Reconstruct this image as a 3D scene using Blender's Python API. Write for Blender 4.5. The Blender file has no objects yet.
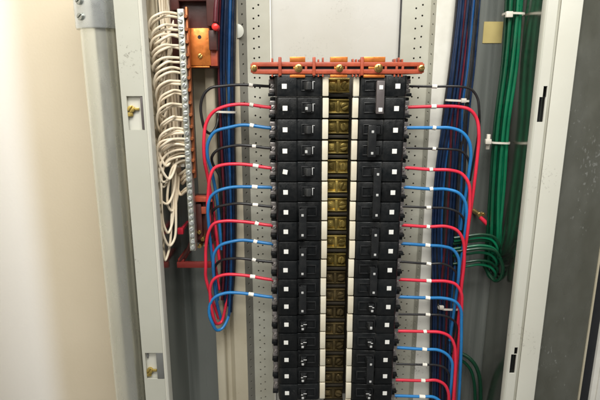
import bpy, bmesh, math, random
from mathutils import Vector, Matrix

random.seed(7)
C = bpy.context.scene.collection
MM = 0.001

# ------------------------------------------------------------------ camera
PITCH = math.radians(13.0)
CAM = Vector((0.0, -577.0, 0.0))            # millimetres
FPX = 480.0                                  # focal length in pixels of a 600 px wide picture
cam_d = bpy.data.cameras.new('camera')
cam_d.sensor_width = 36.0
cam_d.lens = FPX / 600.0 * 36.0
cam_d.clip_start = 0.01
cam_d.clip_end = 100.0
cam_d.dof.use_dof = True
cam_d.dof.focus_distance = 0.575
cam_d.dof.aperture_fstop = 11.0
cam_o = bpy.data.objects.new('camera', cam_d)
C.objects.link(cam_o)
cam_o.location = CAM * MM
cam_o.rotation_euler = (math.radians(90) - PITCH, 0, 0)
bpy.context.scene.camera = cam_o

# ------------------------------------------------------------------ light
W = bpy.data.worlds.new('World')
bpy.context.scene.world = W
W.use_nodes = True
bg = W.node_tree.nodes['Background']
bg.inputs[0].default_value = (1.0, 0.985, 0.94, 1)
bg.inputs[1].default_value = 0.17


def area_lamp(name, loc, target, sx, sy, power, col):
    d = bpy.data.lights.new(name, 'AREA')
    d.shape = 'RECTANGLE'
    d.size, d.size_y = sx, sy
    d.energy = power
    d.color = col
    o = bpy.data.objects.new(name, d)
    C.objects.link(o)
    o.location = loc
    v = Vector(target) - Vector(loc)
    o.rotation_euler = v.to_track_quat('-Z', 'Y').to_euler()
    return o


area_lamp('ceiling_lamp', (0.12, -0.52, 0.70), (0.02, 0.0, -0.08), 0.70, 0.28, 13.0, (1.0, 0.975, 0.915))
area_lamp('second_ceiling_lamp', (-0.45, -1.55, 0.95), (0.0, 0.0, -0.1), 1.0, 0.5, 16.5, (1.0, 0.98, 0.92))

vs = bpy.context.scene.view_settings
vs.view_transform = 'Standard'
vs.look = 'None'
vs.exposure = -0.07
vs.gamma = 1.0

# ------------------------------------------------------------------ measuring help
def P(px, py, Y):
    """point of the depth plane Y (mm behind the breaker fronts) seen at a photo pixel"""
    u = (px - 300.0) / FPX
    v = (py - 200.0) / FPX
    c, s = math.cos(PITCH), math.sin(PITCH)
    t = (Y + 577.0) / (c - v * s)
    return Vector((u * t, Y, t * (-s - v * c)))


ZROW = [3.6 - 25.4 * n for n in range(18)]
XC = 48.3                                    # middle of the bus column
ZT, ZB = 260.0, -680.0                       # top and bottom of the cabinet

# ------------------------------------------------------------------ mesh builder
class MB:
    def __init__(self):
        self.v, self.f = [], []

    def add(self, verts, faces):
        o = len(self.v)
        self.v += [tuple(p) for p in verts]
        self.f += [tuple(i + o for i in q) for q in faces]
        return self

    def box(self, x0, x1, y0, y1, z0, z1, bev=0.0, seg=2, rot=None):
        bm = bmesh.new()
        bmesh.ops.create_cube(bm, size=1.0)
        for q in bm.verts:
            q.co = Vector(((x0 + x1) / 2 + q.co.x * (x1 - x0), (y0 + y1) / 2 + q.co.y * (y1 - y0), (z0 + z1) / 2 + q.co.z * (z1 - z0)))
        if bev > 0:
            bmesh.ops.bevel(bm, geom=list(bm.edges), offset=bev, segments=seg, profile=0.5, affect='EDGES', clamp_overlap=True)
        return self.take(bm, rot, Vector(((x0 + x1) / 2, (y0 + y1) / 2, (z0 + z1) / 2)))

    def take(self, bm, rot=None, piv=None):
        bm.verts.index_update()
        vs_ = [q.co.copy() for q in bm.verts]
        if rot is not None:
            vs_ = [rot @ (q - piv) + piv for q in vs_]
        self.add(vs_, [[q.index for q in fc.verts] for fc in bm.faces])
        bm.free()
        return self

    def prism_z(self, poly, z0, z1, bev=0.0):
        """polygon given as (x, y), extruded along z"""
        bm = bmesh.new()
        lo = [bm.verts.new((x, y, z0)) for x, y in poly]
        hi = [bm.verts.new((x, y, z1)) for x, y in poly]
        n = len(poly)
        bm.faces.new(lo)
        bm.faces.new(hi)
        for i in range(n):
            bm.faces.new((lo[i], lo[(i + 1) % n], hi[(i + 1) % n], hi[i]))
        bmesh.ops.recalc_face_normals(bm, faces=bm.faces)
        if bev > 0:
            bmesh.ops.bevel(bm, geom=list(bm.edges), offset=bev, segments=2, profile=0.5, affect='EDGES', clamp_overlap=True)
        return self.take(bm)

    def prism_y(self, poly, y0, y1, bev=0.0):
        """polygon given as (x, z), extruded along y"""
        bm = bmesh.new()
        lo = [bm.verts.new((x, y0, z)) for x, z in poly]
        hi = [bm.verts.new((x, y1, z)) for x, z in poly]
        n = len(poly)
        bm.faces.new(lo)
        bm.faces.new(hi)
        for i in range(n):
            bm.faces.new((lo[i], lo[(i + 1) % n], hi[(i + 1) % n], hi[i]))
        bmesh.ops.recalc_face_normals(bm, faces=bm.faces)
        if bev > 0:
            bmesh.ops.bevel(bm, geom=list(bm.edges), offset=bev, segments=2, profile=0.5, affect='EDGES', clamp_overlap=True)
        return self.take(bm)

    def disc_y(self, x, z, r, y0, y1, n=18, dome=0.0):
        """a cylinder along y whose front (y0) faces the viewer"""
        vs_, fs = [], []
        rings = [(r, y1), (r, y0 + r * 0.12), (r * 0.88, y0)]
        if dome:
            rings += [(r * 0.5, y0 - dome * 0.8)]
        for rr, yy in rings:
            for k in range(n):
                a = 2 * math.pi * k / n
                vs_.append((x + rr * math.cos(a), yy, z + rr * math.sin(a)))
        for q in range(len(rings) - 1):
            for k in range(n):
                k2 = (k + 1) % n
                fs.append((q * n + k, q * n + k2, (q + 1) * n + k2, (q + 1) * n + k))
        fs.append(tuple((len(rings) - 1) * n + k for k in range(n)))
        fs.append(tuple(reversed(range(n))))
        return self.add(vs_, fs)

    def slotted_screw(self, x, z, r, y0, y1, ang):
        """round head with a real slot: two half discs and a low floor"""
        for side in (0, math.pi):
            pts = []
            n = 9
            a0 = math.asin(0.16)
            for k in range(n + 1):
                a = ang + side + a0 + (math.pi - 2 * a0) * k / n
                pts.append((x + r * math.cos(a), z + r * math.sin(a)))
            self.prism_y(pts, y0, y1, r * 0.12)
        self.disc_y(x, z, r * 0.93, y0 + r * 0.4, y1, 14)
        return self

    def tube(self, pts, r, sides=10, step=3.0, caps=True):
        pts = [Vector(p) for p in pts]
        path = smooth_path(pts, step)
        n = len(path)
        tang = []
        for i in range(n):
            a = path[max(0, i - 1)]
            b = path[min(n - 1, i + 1)]
            d = (b - a)
            tang.append(d.normalized() if d.length > 1e-9 else Vector((0, 0, 1)))
        up = Vector((0, 1, 0)) if abs(tang[0].y) < 0.9 else Vector((1, 0, 0))
        nv = (up - tang[0] * up.dot(tang[0])).normalized()
        vs_, fs = [], []
        for i in range(n):
            nv = (nv - tang[i] * nv.dot(tang[i])).normalized()
            bv = tang[i].cross(nv)
            for k in range(sides):
                a = 2 * math.pi * k / sides
                vs_.append(path[i] + (nv * math.cos(a) + bv * math.sin(a)) * r)
        for i in range(n - 1):
            for k in range(sides):
                k2 = (k + 1) % sides
                fs.append((i * sides + k, i * sides + k2, (i + 1) * sides + k2, (i + 1) * sides + k))
        if caps:
            fs.append(tuple(reversed(range(sides))))
            fs.append(tuple((n - 1) * sides + k for k in range(sides)))
        return self.add(vs_, fs)

    def build(self, name, mat, parent=None, smooth=True, off=(0, 0, 0)):
        off = Vector(off)
        me = bpy.data.meshes.new(name)
        me.from_pydata([(Vector(p) - off) * MM for p in self.v], [], self.f)
        bm = bmesh.new()
        bm.from_mesh(me)
        bmesh.ops.recalc_face_normals(bm, faces=bm.faces)
        bm.to_mesh(me)
        bm.free()
        if smooth:
            for p in me.polygons:
                p.use_smooth = True
            me.set_sharp_from_angle(angle=math.radians(38))
        me.materials.append(mat)
        o = bpy.data.objects.new(name, me)
        C.objects.link(o)
        if parent is not None:
            o.parent = parent
        return o


def smooth_path(pts, step):
    if len(pts) < 3:
        a, b = pts[0], pts[-1]
        n = max(2, int((b - a).length / (step * 4)))
        return [a.lerp(b, i / n) for i in range(n + 1)]
    q = [pts[0] * 2 - pts[1]] + pts + [pts[-1] * 2 - pts[-2]]
    out = []
    for i in range(1, len(q) - 2):
        p0, p1, p2, p3 = q[i - 1], q[i], q[i + 1], q[i + 2]
        n = max(2, int((p2 - p1).length / step))
        n = min(n, 40)
        d0 = max((p1 - p0).length, 1e-4) ** 0.5
        d1 = max((p2 - p1).length, 1e-4) ** 0.5
        d2 = max((p3 - p2).length, 1e-4) ** 0.5
        t0, t1, t2, t3 = 0, d0, d0 + d1, d0 + d1 + d2
        for k in range(n):
            t = t1 + (t2 - t1) * k / n
            A1 = p0 * ((t1 - t) / (t1 - t0)) + p1 * ((t - t0) / (t1 - t0))
            A2 = p1 * ((t2 - t) / (t2 - t1)) + p2 * ((t - t1) / (t2 - t1))
            A3 = p2 * ((t3 - t) / (t3 - t2)) + p3 * ((t - t2) / (t3 - t2))
            B1 = A1 * ((t2 - t) / (t2 - t0)) + A2 * ((t - t0) / (t2 - t0))
            B2 = A2 * ((t3 - t) / (t3 - t1)) + A3 * ((t - t1) / (t3 - t1))
            out.append(B1 * ((t2 - t) / (t2 - t1)) + B2 * ((t - t1) / (t2 - t1)))
    out.append(pts[-1])
    return out


def tag(o, label=None, cat=None, group=None, kind=None):
    if label:
        o['label'] = label
    if cat:
        o['category'] = cat
    if group:
        o['group'] = group
    if kind:
        o['kind'] = kind
    return o


def empty(name, loc):
    o = bpy.data.objects.new(name, None)
    o.empty_display_size = 0.02
    C.objects.link(o)
    o.location = Vector(loc) * MM
    return o


def copy_tree(o, parent=None):
    c = o.copy()
    C.objects.link(c)
    if parent is not None:
        c.parent = parent
    for ch in list(o.children):
        copy_tree(ch, c)
    return c


# ------------------------------------------------------------------ materials
def mat(name, col, rough=0.5, metal=0.0, col2=None, nscale=40.0, bump=0.0, bscale=200.0, rvar=0.12, objvar=0.0, spec=0.5, stretch=None, detail=6.0, lo=0.35, hi=0.65, coat=0.0, speck=0.0, speck_col=(0.10, 0.085, 0.06)):
    m = bpy.data.materials.new(name)
    m.use_nodes = True
    nt = m.node_tree
    N, L = nt.nodes, nt.links
    b = N['Principled BSDF']
    b.inputs['Metallic'].default_value = metal
    b.inputs['Specular IOR Level'].default_value = spec
    b.inputs['Coat Weight'].default_value = coat
    tc = N.new('ShaderNodeTexCoord')
    mp = N.new('ShaderNodeMapping')
    L.new(tc.outputs['Object'], mp.inputs['Vector'])
    if stretch:
        mp.inputs['Scale'].default_value = stretch
    oi = N.new('ShaderNodeObjectInfo')
    addv = N.new('ShaderNodeVectorMath')
    addv.operation = 'ADD'
    L.new(mp.outputs['Vector'], addv.inputs[0])
    L.new(oi.outputs['Location'], addv.inputs[1])
    nz = N.new('ShaderNodeTexNoise')
    nz.inputs['Scale'].default_value = nscale
    nz.inputs['Detail'].default_value = detail
    L.new(addv.outputs[0], nz.inputs['Vector'])
    rm = N.new('ShaderNodeMapRange')
    rm.inputs['From Min'].default_value = lo
    rm.inputs['From Max'].default_value = hi
    L.new(nz.outputs['Fac'], rm.inputs['Value'])
    mx = N.new('ShaderNodeMix')
    mx.data_type = 'RGBA'
    c2 = col2 if col2 else tuple(x * 0.86 for x in col)
    mx.inputs['A'].default_value = (*col, 1)
    mx.inputs['B'].default_value = (*c2, 1)
    L.new(rm.outputs['Result'], mx.inputs['Factor'])
    out = mx.outputs['Result']
    if objvar > 0:
        hs = N.new('ShaderNodeHueSaturation')
        mr = N.new('ShaderNodeMapRange')
        mr.inputs['To Min'].default_value = 1 - objvar
        mr.inputs['To Max'].default_value = 1 + objvar
        L.new(oi.outputs['Random'], mr.inputs['Value'])
        L.new(mr.outputs['Result'], hs.inputs['Value'])
        L.new(out, hs.inputs['Color'])
        out = hs.outputs['Color']
    if speck > 0:
        ns = N.new('ShaderNodeTexNoise')
        ns.inputs['Scale'].default_value = 330
        ns.inputs['Detail'].default_value = 3
        L.new(addv.outputs[0], ns.inputs['Vector'])
        big = N.new('ShaderNodeTexNoise')
        big.inputs['Scale'].default_value = 14
        L.new(addv.outputs[0], big.inputs['Vector'])
        sm = N.new('ShaderNodeMath')
        sm.operation = 'MULTIPLY'
        L.new(ns.outputs['Fac'], sm.inputs[0])
        L.new(big.outputs['Fac'], sm.inputs[1])
        sr = N.new('ShaderNodeMapRange')
        sr.inputs['From Min'].default_value = 0.39
        sr.inputs['From Max'].default_value = 0.47
        sr.inputs['To Max'].default_value = speck
        L.new(sm.outputs[0], sr.inputs['Value'])
        ms = N.new('ShaderNodeMix')
        ms.data_type = 'RGBA'
        ms.inputs['B'].default_value = (*speck_col, 1)
        L.new(sr.outputs['Result'], ms.inputs['Factor'])
        L.new(out, ms.inputs['A'])
        out = ms.outputs['Result']
    L.new(out, b.inputs['Base Color'])
    nr = N.new('ShaderNodeTexNoise')
    nr.inputs['Scale'].default_value = nscale * 2.3
    nr.inputs['Detail'].default_value = 4
    L.new(addv.outputs[0], nr.inputs['Vector'])
    r2 = N.new('ShaderNodeMapRange')
    r2.inputs['From Min'].default_value = 0.3
    r2.inputs['From Max'].default_value = 0.7
    r2.inputs['To Min'].default_value = max(0.05, rough - rvar)
    r2.inputs['To Max'].default_value = min(1.0, rough + rvar)
    L.new(nr.outputs['Fac'], r2.inputs['Value'])
    L.new(r2.outputs['Result'], b.inputs['Roughness'])
    if bump > 0:
        nb = N.new('ShaderNodeTexNoise')
        nb.inputs['Scale'].default_value = bscale
        nb.inputs['Detail'].default_value = 5
        L.new(addv.outputs[0], nb.inputs['Vector'])
        bp = N.new('ShaderNodeBump')
        bp.inputs['Strength'].default_value = bump
        bp.inputs['Distance'].default_value = 0.001
        L.new(nb.outputs['Fac'], bp.inputs['Height'])
        L.new(bp.outputs['Normal'], b.inputs['Normal'])
    return m


M = {}
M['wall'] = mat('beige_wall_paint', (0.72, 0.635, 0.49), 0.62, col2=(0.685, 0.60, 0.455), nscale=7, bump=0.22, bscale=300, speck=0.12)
M['white_wall'] = mat('white_side_wall', (0.92, 0.89, 0.84), 0.6, col2=(0.90, 0.87, 0.81), nscale=6, bump=0.12, bscale=420)
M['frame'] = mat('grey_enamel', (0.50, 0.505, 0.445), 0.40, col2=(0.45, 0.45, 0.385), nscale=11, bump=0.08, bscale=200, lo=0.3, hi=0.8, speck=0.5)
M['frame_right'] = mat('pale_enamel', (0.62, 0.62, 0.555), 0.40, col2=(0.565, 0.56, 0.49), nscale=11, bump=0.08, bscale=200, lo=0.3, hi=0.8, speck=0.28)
M['pan'] = mat('pale_grey_paint', (0.53, 0.525, 0.495), 0.36, col2=(0.475, 0.465, 0.42), nscale=9, bump=0.08, bscale=160, speck=0.22)
M['rail'] = mat('grey_rail_paint', (0.45, 0.45, 0.385), 0.45, col2=(0.37, 0.36, 0.295), nscale=16, bump=0.06, bscale=260, speck=0.45)
M['rail_dark'] = mat('dark_grey_rail', (0.22, 0.215, 0.185), 0.5, col2=(0.17, 0.165, 0.14), nscale=16)  # darker grey, used on the left stepped face only
M['flange'] = mat('cream_flange_paint', (0.50, 0.46, 0.355), 0.45, col2=(0.42, 0.375, 0.275), nscale=14, bump=0.06, bscale=260, speck=0.6)
M['flange_white'] = mat('white_flange_paint', (0.64, 0.635, 0.58), 0.45, col2=(0.55, 0.54, 0.475), nscale=30, bump=0.06, bscale=260, lo=0.5, hi=0.75, speck=0.6)
M['galv'] = mat('galvanised_sheet', (0.31, 0.33, 0.31), 0.32, 0.60, col2=(0.13, 0.145, 0.135), nscale=60, bump=0.03, bscale=120, stretch=(1, 1, 0.03), rvar=0.1, lo=0.38, hi=0.66, detail=3)
M['old_copper'] = mat('old_copper', (0.40, 0.13, 0.05), 0.4, 0.6, nscale=60)
M['darkred'] = mat('dark_red_insulator', (0.24, 0.030, 0.024), 0.45, nscale=50)
M['sidegalv'] = mat('bright_galvanised_sheet', (0.47, 0.47, 0.43), 0.17, 0.95, col2=(0.38, 0.385, 0.35), nscale=22, bump=0.02, bscale=60, stretch=(1, 1, 0.06), rvar=0.06)
M['conduit'] = mat('galvanised_tube', (0.80, 0.80, 0.71), 0.27, 0.84, col2=(0.70, 0.705, 0.615), nscale=30, bump=0.01, bscale=120, stretch=(1, 1, 0.25), rvar=0.06, speck=0.4, speck_col=(0.30, 0.27, 0.20))
M['zinc'] = mat('zinc_coupling', (0.74, 0.77, 0.76), 0.28, 0.75, col2=(0.64, 0.67, 0.66), nscale=40, rvar=0.08)
M['screw'] = mat('steel_screw', (0.46, 0.48, 0.45), 0.32, 0.9, nscale=120)
M['door'] = mat('olive_grey_steel', (0.135, 0.137, 0.112), 0.34, 0.5, col2=(0.20, 0.205, 0.18), nscale=30, bump=0.05, bscale=70, stretch=(1, 1, 0.5), lo=0.36, hi=0.80, rvar=0.16, detail=8, speck=0.6, speck_col=(0.42, 0.43, 0.41))
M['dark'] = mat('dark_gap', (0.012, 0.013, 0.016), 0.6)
M['black'] = mat('black_plastic', (0.0042, 0.0056, 0.0068), 0.40, col2=(0.010, 0.0108, 0.0115), nscale=85, bump=0.16, bscale=700, rvar=0.15, objvar=0.35, spec=0.34, speck=0.35, speck_col=(0.07, 0.07, 0.068))
M['handle'] = mat('black_handle', (0.010, 0.011, 0.0125), 0.22, col2=(0.018, 0.019, 0.02), nscale=90, rvar=0.08, spec=0.6)
M['handle_lit'] = mat('lit_black_handle', (0.028, 0.030, 0.031), 0.3, col2=(0.04, 0.041, 0.042), nscale=90, rvar=0.08)  # lighter copy of the handle black, its lit face put in the colour
M['tie_grey'] = mat('grey_plastic', (0.115, 0.10, 0.10), 0.42, nscale=60)
M['sticker'] = mat('white_sticker', (0.86, 0.86, 0.84), 0.5, col2=(0.78, 0.78, 0.75), nscale=120)
M['mark'] = mat('pale_mark_glint', (0.55, 0.56, 0.56), 0.45, nscale=120)  # pale tone for real marks and for glints painted on the handles
M['strip'] = mat('cream_label_strip', (0.74, 0.70, 0.58), 0.5, col2=(0.66, 0.60, 0.47), nscale=50, objvar=0.06)
M['terminal'] = mat('plated_terminal', (0.42, 0.39, 0.38), 0.34, 0.75, nscale=90)
M['brass'] = mat('old_brass', (0.54, 0.41, 0.12), 0.36, 0.7, col2=(0.24, 0.175, 0.05), nscale=70, objvar=0.4)
M['lower_brass'] = mat('dark_brass', (0.19, 0.14, 0.06), 0.42, 0.6, col2=(0.09, 0.066, 0.03), nscale=70, objvar=0.35)
M['bright_brass'] = mat('bright_brass', (0.66, 0.46, 0.17), 0.28, 0.9, col2=(0.50, 0.33, 0.10), nscale=140)
M['bus_base'] = mat('brown_insulator', (0.035, 0.028, 0.018), 0.5, nscale=50)
M['insulator'] = mat('red_insulator', (0.47, 0.092, 0.042), 0.42, col2=(0.31, 0.058, 0.03), nscale=90, bump=0.12, bscale=400, lo=0.3, hi=0.7)
M['maroon'] = mat('maroon_insulator', (0.085, 0.022, 0.018), 0.45, col2=(0.05, 0.016, 0.013), nscale=40, bump=0.06, bscale=500)
M['copper'] = mat('copper', (0.80, 0.25, 0.055), 0.34, 0.65, col2=(0.58, 0.165, 0.04), nscale=70, rvar=0.12, bump=0.06, bscale=300, lo=0.4, hi=0.75)
M['aluminium'] = mat('cast_aluminium', (0.55, 0.56, 0.50), 0.38, 0.7, col2=(0.40, 0.41, 0.35), nscale=120, bump=0.15, bscale=300)
M['red'] = mat('red_insulation', (0.74, 0.030, 0.066), 0.33, col2=(0.66, 0.024, 0.05), nscale=40, objvar=0.08)
M['blue'] = mat('blue_insulation', (0.022, 0.20, 0.50), 0.33, col2=(0.018, 0.17, 0.44), nscale=40, objvar=0.12)
M['bundleblue'] = mat('deep_blue_insulation', (0.008, 0.068, 0.195), 0.33, col2=(0.007, 0.05, 0.16), nscale=40, objvar=0.25)
M['blackwire'] = mat('black_insulation', (0.018, 0.018, 0.02), 0.36, nscale=40)
M['navy'] = mat('dark_blue_insulation', (0.006, 0.020, 0.060), 0.34, nscale=40, objvar=0.45)
M['maroonwire'] = mat('dark_red_insulation', (0.10, 0.011, 0.020), 0.36, nscale=40, objvar=0.3)
M['green'] = mat('green_insulation', (0.0035, 0.165, 0.075), 0.35, col2=(0.003, 0.12, 0.055), nscale=40, objvar=0.4)
M['darkgreen'] = mat('dark_green_insulation', (0.002, 0.060, 0.030), 0.38, col2=(0.002, 0.045, 0.022), nscale=40, objvar=0.3)
M['darkgreen'] = mat('dark_green_insulation', (0.002, 0.045, 0.020), 0.35, col2=(0.002, 0.035, 0.016), nscale=40, objvar=0.3)
M['whitewire'] = mat('white_insulation', (0.84, 0.74, 0.58), 0.38, col2=(0.76, 0.64, 0.47), nscale=30, objvar=0.08)
M['nylon'] = mat('white_nylon', (0.72, 0.68, 0.60), 0.42, nscale=60)
M['marker'] = mat('white_wire_marker', (0.84, 0.82, 0.75), 0.45, col2=(0.60, 0.56, 0.47), nscale=160, objvar=0.10, lo=0.5, hi=0.8)
M['yellow'] = mat('yellow_paper', (0.52, 0.43, 0.17), 0.6, col2=(0.47, 0.38, 0.15), nscale=40)
M['greycard'] = mat('grey_plate', (0.16, 0.165, 0.16), 0.5, nscale=60)
M['neighbour'] = mat('white_enamel', (0.72, 0.71, 0.66), 0.4, nscale=20, bump=0.05)

# base colour blends from white to beige along X across the rounded corner
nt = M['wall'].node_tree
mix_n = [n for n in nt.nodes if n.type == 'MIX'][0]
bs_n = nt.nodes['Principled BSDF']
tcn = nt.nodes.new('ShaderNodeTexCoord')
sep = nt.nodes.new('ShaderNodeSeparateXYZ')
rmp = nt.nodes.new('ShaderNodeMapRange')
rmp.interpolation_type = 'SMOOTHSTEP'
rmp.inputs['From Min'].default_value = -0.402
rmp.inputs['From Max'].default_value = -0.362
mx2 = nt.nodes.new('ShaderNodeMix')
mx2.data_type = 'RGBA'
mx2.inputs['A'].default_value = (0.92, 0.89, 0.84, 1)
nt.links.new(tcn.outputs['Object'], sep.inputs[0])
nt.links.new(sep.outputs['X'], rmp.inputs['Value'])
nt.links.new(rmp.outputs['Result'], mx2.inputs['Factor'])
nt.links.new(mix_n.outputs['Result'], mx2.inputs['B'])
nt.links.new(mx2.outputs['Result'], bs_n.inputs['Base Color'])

# ------------------------------------------------------------------ the setting: wall with a filleted corner
XL = -425.0
R = 80.0
wm = MB()
prof = []
for k in range(13):
    a = math.radians(90 * k / 12)
    prof.append((XL + R - R * math.cos(a), 100 - R + R * math.sin(a)))
prof_white = [(XL, -700.0), (XL, -200.0), (XL, 100 - R)]
prof_beige = prof + [(-200.0, 100.0), (300.0, 100.0), (900.0, 100.0)]


def sheet(profile, z0, z1, nz=6, thick=0):
    m = MB()
    vs_, fs = [], []
    n = len(profile)
    for j in range(nz + 1):
        z = z0 + (z1 - z0) * j / nz
        for x, y in profile:
            vs_.append((x, y, z))
    for j in range(nz):
        for i in range(n - 1):
            fs.append((j * n + i, j * n + i + 1, (j + 1) * n + i + 1, (j + 1) * n + i))
    m.add(vs_, fs)
    return m


def solid_sheet(profile, back, z0, z1):
    """a wall of real thickness: profile in front, its offset behind"""
    return MB().prism_z(profile + back, z0, z1)


w1 = solid_sheet(prof_white, [(XL - 60, 100 - R), (XL - 60, -700.0)], -1200, 900).build('side_wall', M['white_wall'])
tag(w1, 'white side wall meeting the beige wall in a soft rounded corner', 'wall', kind='structure')
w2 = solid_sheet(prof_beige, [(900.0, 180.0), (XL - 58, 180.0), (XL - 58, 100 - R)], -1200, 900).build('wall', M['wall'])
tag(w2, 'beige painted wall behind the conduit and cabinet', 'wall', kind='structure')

# ------------------------------------------------------------------ conduit beside the cabinet
cx, cy, cr = -233.8, 20.0, 24.0
cond = empty('metal_conduit', (cx, cy, ZB))
tag(cond, 'pale galvanised steel conduit standing against the beige wall, left of the cabinet', 'conduit')


def turned(profile_rz, x, y, n=40):
    m = MB()
    vs_, fs = [], []
    for r, z in profile_rz:
        for k in range(n):
            a = 2 * math.pi * k / n
            vs_.append((x + r * math.cos(a), y + r * math.sin(a), z))
    for q in range(len(profile_rz) - 1):
        for k in range(n):
            k2 = (k + 1) % n
            fs.append((q * n + k, q * n + k2, (q + 1) * n + k2, (q + 1) * n + k))
    fs.append(tuple(range(n)))
    fs.append(tuple((len(profile_rz) - 1) * n + k for k in range(n)))
    return m.add(vs_, fs)


zc = P(95, 28, 0).z
co = (cx, cy, ZB)
turned([(cr, ZB), (cr, zc + 14)], cx, cy).build('tube', M['conduit'], cond, off=co)
cup = turned([(cr + 0.4, zc), (cr + 3.4, zc - 0.2), (cr + 4.2, zc + 1.2), (cr + 4.2, zc + 90), (cr + 3.2, zc + 92), (cr + 0.4, zc + 92)], cx, cy).build('coupling', M['zinc'], cond, off=co)
for px, py in ((84.5, 2), (85, 17.5)):
    p = P(px, py, 0.0)
    m = MB()
    ang = math.radians(232)
    m.slotted_screw(0, 0, 4.0, -3.4, 2.0, 0.6)
    rz = Matrix.Rotation(math.radians(-24), 3, 'Z')
    vv = [rz @ Vector(q) for q in m.v]
    nrm = rz @ Vector((0, -1, 0))
    base = Vector((cx, cy, p.z)) + nrm * (cr + 4.2)
    m.v = [tuple(q + base) for q in vv]
    m.build('screw', M['screw'], cup, off=co)

# ------------------------------------------------------------------ cabinet
cab = empty('electrical_cabinet', (XC, 92, ZB))
tag(cab, 'open grey steel electrical cabinet holding the breakers and all coloured wires', 'cabinet')
ko = (XC, 92, ZB)
XI_L, XI_R = -172.5, 281.0                    # inner faces of the frame
XO_L, XO_R = -203.0, 308.5
YF = -20.0
MB().box(XO_L + 2, XO_R - 2, 90, 93, ZB, ZT).build('back_wall', M['galv'], cab, off=ko)
MB().box(XI_L - 3, XI_L - 1, -14, 89.9, ZB, ZT).build('side_wall', M['sidegalv'], cab, off=ko)
MB().box(XI_R + 1, XI_R + 3, -14, 89.9, ZB, ZT).build('side_wall', M['sidegalv'], cab, off=ko)
MB().box(XI_L, XI_R, -14, 89.9, ZT - 2, ZT).build('top_wall', M['galv'], cab, off=ko)


# front frame strips: flat face, rolled inner edge; left one has two square cut-outs
def holed_strip(x0, x1, z0, z1, y0, y1, holes, m):
    """flat strip with rectangular cut-outs; holes = (hx0, hx1, hz0, hz1), none overlapping in z"""
    z = z0
    for hx0, hx1, hz0, hz1 in sorted(holes, key=lambda h: h[2]):
        m.box(x0, x1, y0, y1, z, hz0)
        if hx0 - x0 > 0.05:
            m.box(x0, hx0, y0, y1, hz0, hz1)
        if x1 - hx1 > 0.05:
            m.box(hx1, x1, y0, y1, hz0, hz1)
        z = hz1
    m.box(x0, x1, y0, y1, z, z1)
    return m


def zc_of(py, Y):
    return P(300, py, Y).z


def xf_(px, py):
    return P(px, py, YF).x


lh = [(xf_(127.5, 112), xf_(143.5, 112), zc_of(130, YF), zc_of(96, YF)), (xf_(146, 366), xf_(164.6, 366), zc_of(379, YF), zc_of(353, YF))]
lh = [(a, min(b, -176.6), c, d) for a, b, c, d in lh]
m = MB()
holed_strip(XO_L, -176.5, ZB, ZT, YF, YF + 2, lh, m)
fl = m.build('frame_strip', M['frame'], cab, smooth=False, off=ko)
pr = [(-176.4, YF + 0.3), (-174.2, YF - 0.4), (-172.4, YF + 0.8), (-171.6, YF + 4), (-171.6, YF + 14), (-172.6, YF + 14), (-172.8, YF + 4.5), (-174, YF + 2.2), (-176.4, YF + 2.2)]
MB().prism_z(pr, ZB, ZT).build('rolled_edge', M['frame_right'], fl, off=ko)
for i, (a, b, c, d) in enumerate(lh):
    MB().box(a - 3, b + 1, YF + 4.0, YF + 5.5, c - 4, d + 4).build('catch_plate', M['frame_right'], fl, smooth=False, off=ko)
    zc_ = c + (d - c) * (0.62 if i == 0 else 0.30)
    xs = a + 4.0
    m = MB()
    m.slotted_screw(xs, zc_, 4.0, YF - 0.6, YF + 4, 0.9)
    m.box(xs + 3, xs + 9, YF + 1, YF + 3.4, zc_ - 1.4, zc_ + 1.4, 0.4)
    m.box(xs - 4.4, xs + 1.5, YF + 0.4, YF + 3.9, zc_ - 8.4, zc_ - 3.6, 0.8)
    m.build('brass_catch', M['brass'], fl, off=ko)
    if i == 1:
        MB().box(b - 8.8, b - 0.2, YF - 0.2, YF + 1.4, c + 0.2, d - 0.2, 0.3).build('filler_plate', M['greycard'], fl, off=ko)
        MB().box(a + 1.0, a + 3.2, YF + 2.2, YF + 3.6, d - 9, d - 1.5, 0.4).build('catch_lever', M['greycard'], fl, off=ko)
    else:
        MB().box(b - 3.2, b - 0.6, YF + 0.8, YF + 3.9, c + 0.4, d - 0.4, 0.3).build('filler_plate', M['tie_grey'], fl, off=ko)

m = MB()
m.prism_z([(285.0, YF + 0.4), (285.8, YF), (308.0, YF), (308.7, YF + 0.7), (308.7, YF + 26), (307.2, YF + 26), (307.2, YF + 1.8), (285.0, YF + 1.8)], ZB, ZT)
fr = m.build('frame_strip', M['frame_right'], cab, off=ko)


def strip_hole_poly(xa, xb, za, zb):
    return (xa, xb, za, zb)


# bright inner band with two keyhole slots
bx0, bx1 = 270.6, 281.6
slots = []
for pxa, pya, pyb, pyc in ((541, 86, 97, 122), (512, 348, 355, 374)):
    slots.append((pya, pyb, pyc))
hl = []
for (pya, pyb, pyc) in slots:
    hl.append((bx0 + 1.8, bx1 - 2.2, zc_of(pyc, YF), zc_of(pyb, YF)))
    hl.append((bx0 + 5.2, bx1 - 1.4, zc_of(pyb, YF) + 0.01, zc_of(pya, YF)))
m = MB()
holed_strip(bx0, bx1, ZB, ZT, YF + 1.2, YF + 2.8, hl, m)
band = m.build('slotted_band', M['frame_right'], fr, smooth=False, off=ko)
m = MB()
m.prism_z([(bx0 - 2.6, YF + 3.5), (bx0 - 1.6, YF + 1.7), (bx0 - 0.05, YF + 1.2), (bx0 - 0.05, YF + 2.8), (bx0 - 1.2, YF + 3.6), (bx0 - 1.4, YF + 9), (bx0 - 2.6, YF + 9)], ZB, ZT)
m.build('rolled_edge', M['frame'], fr, off=ko)
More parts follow.
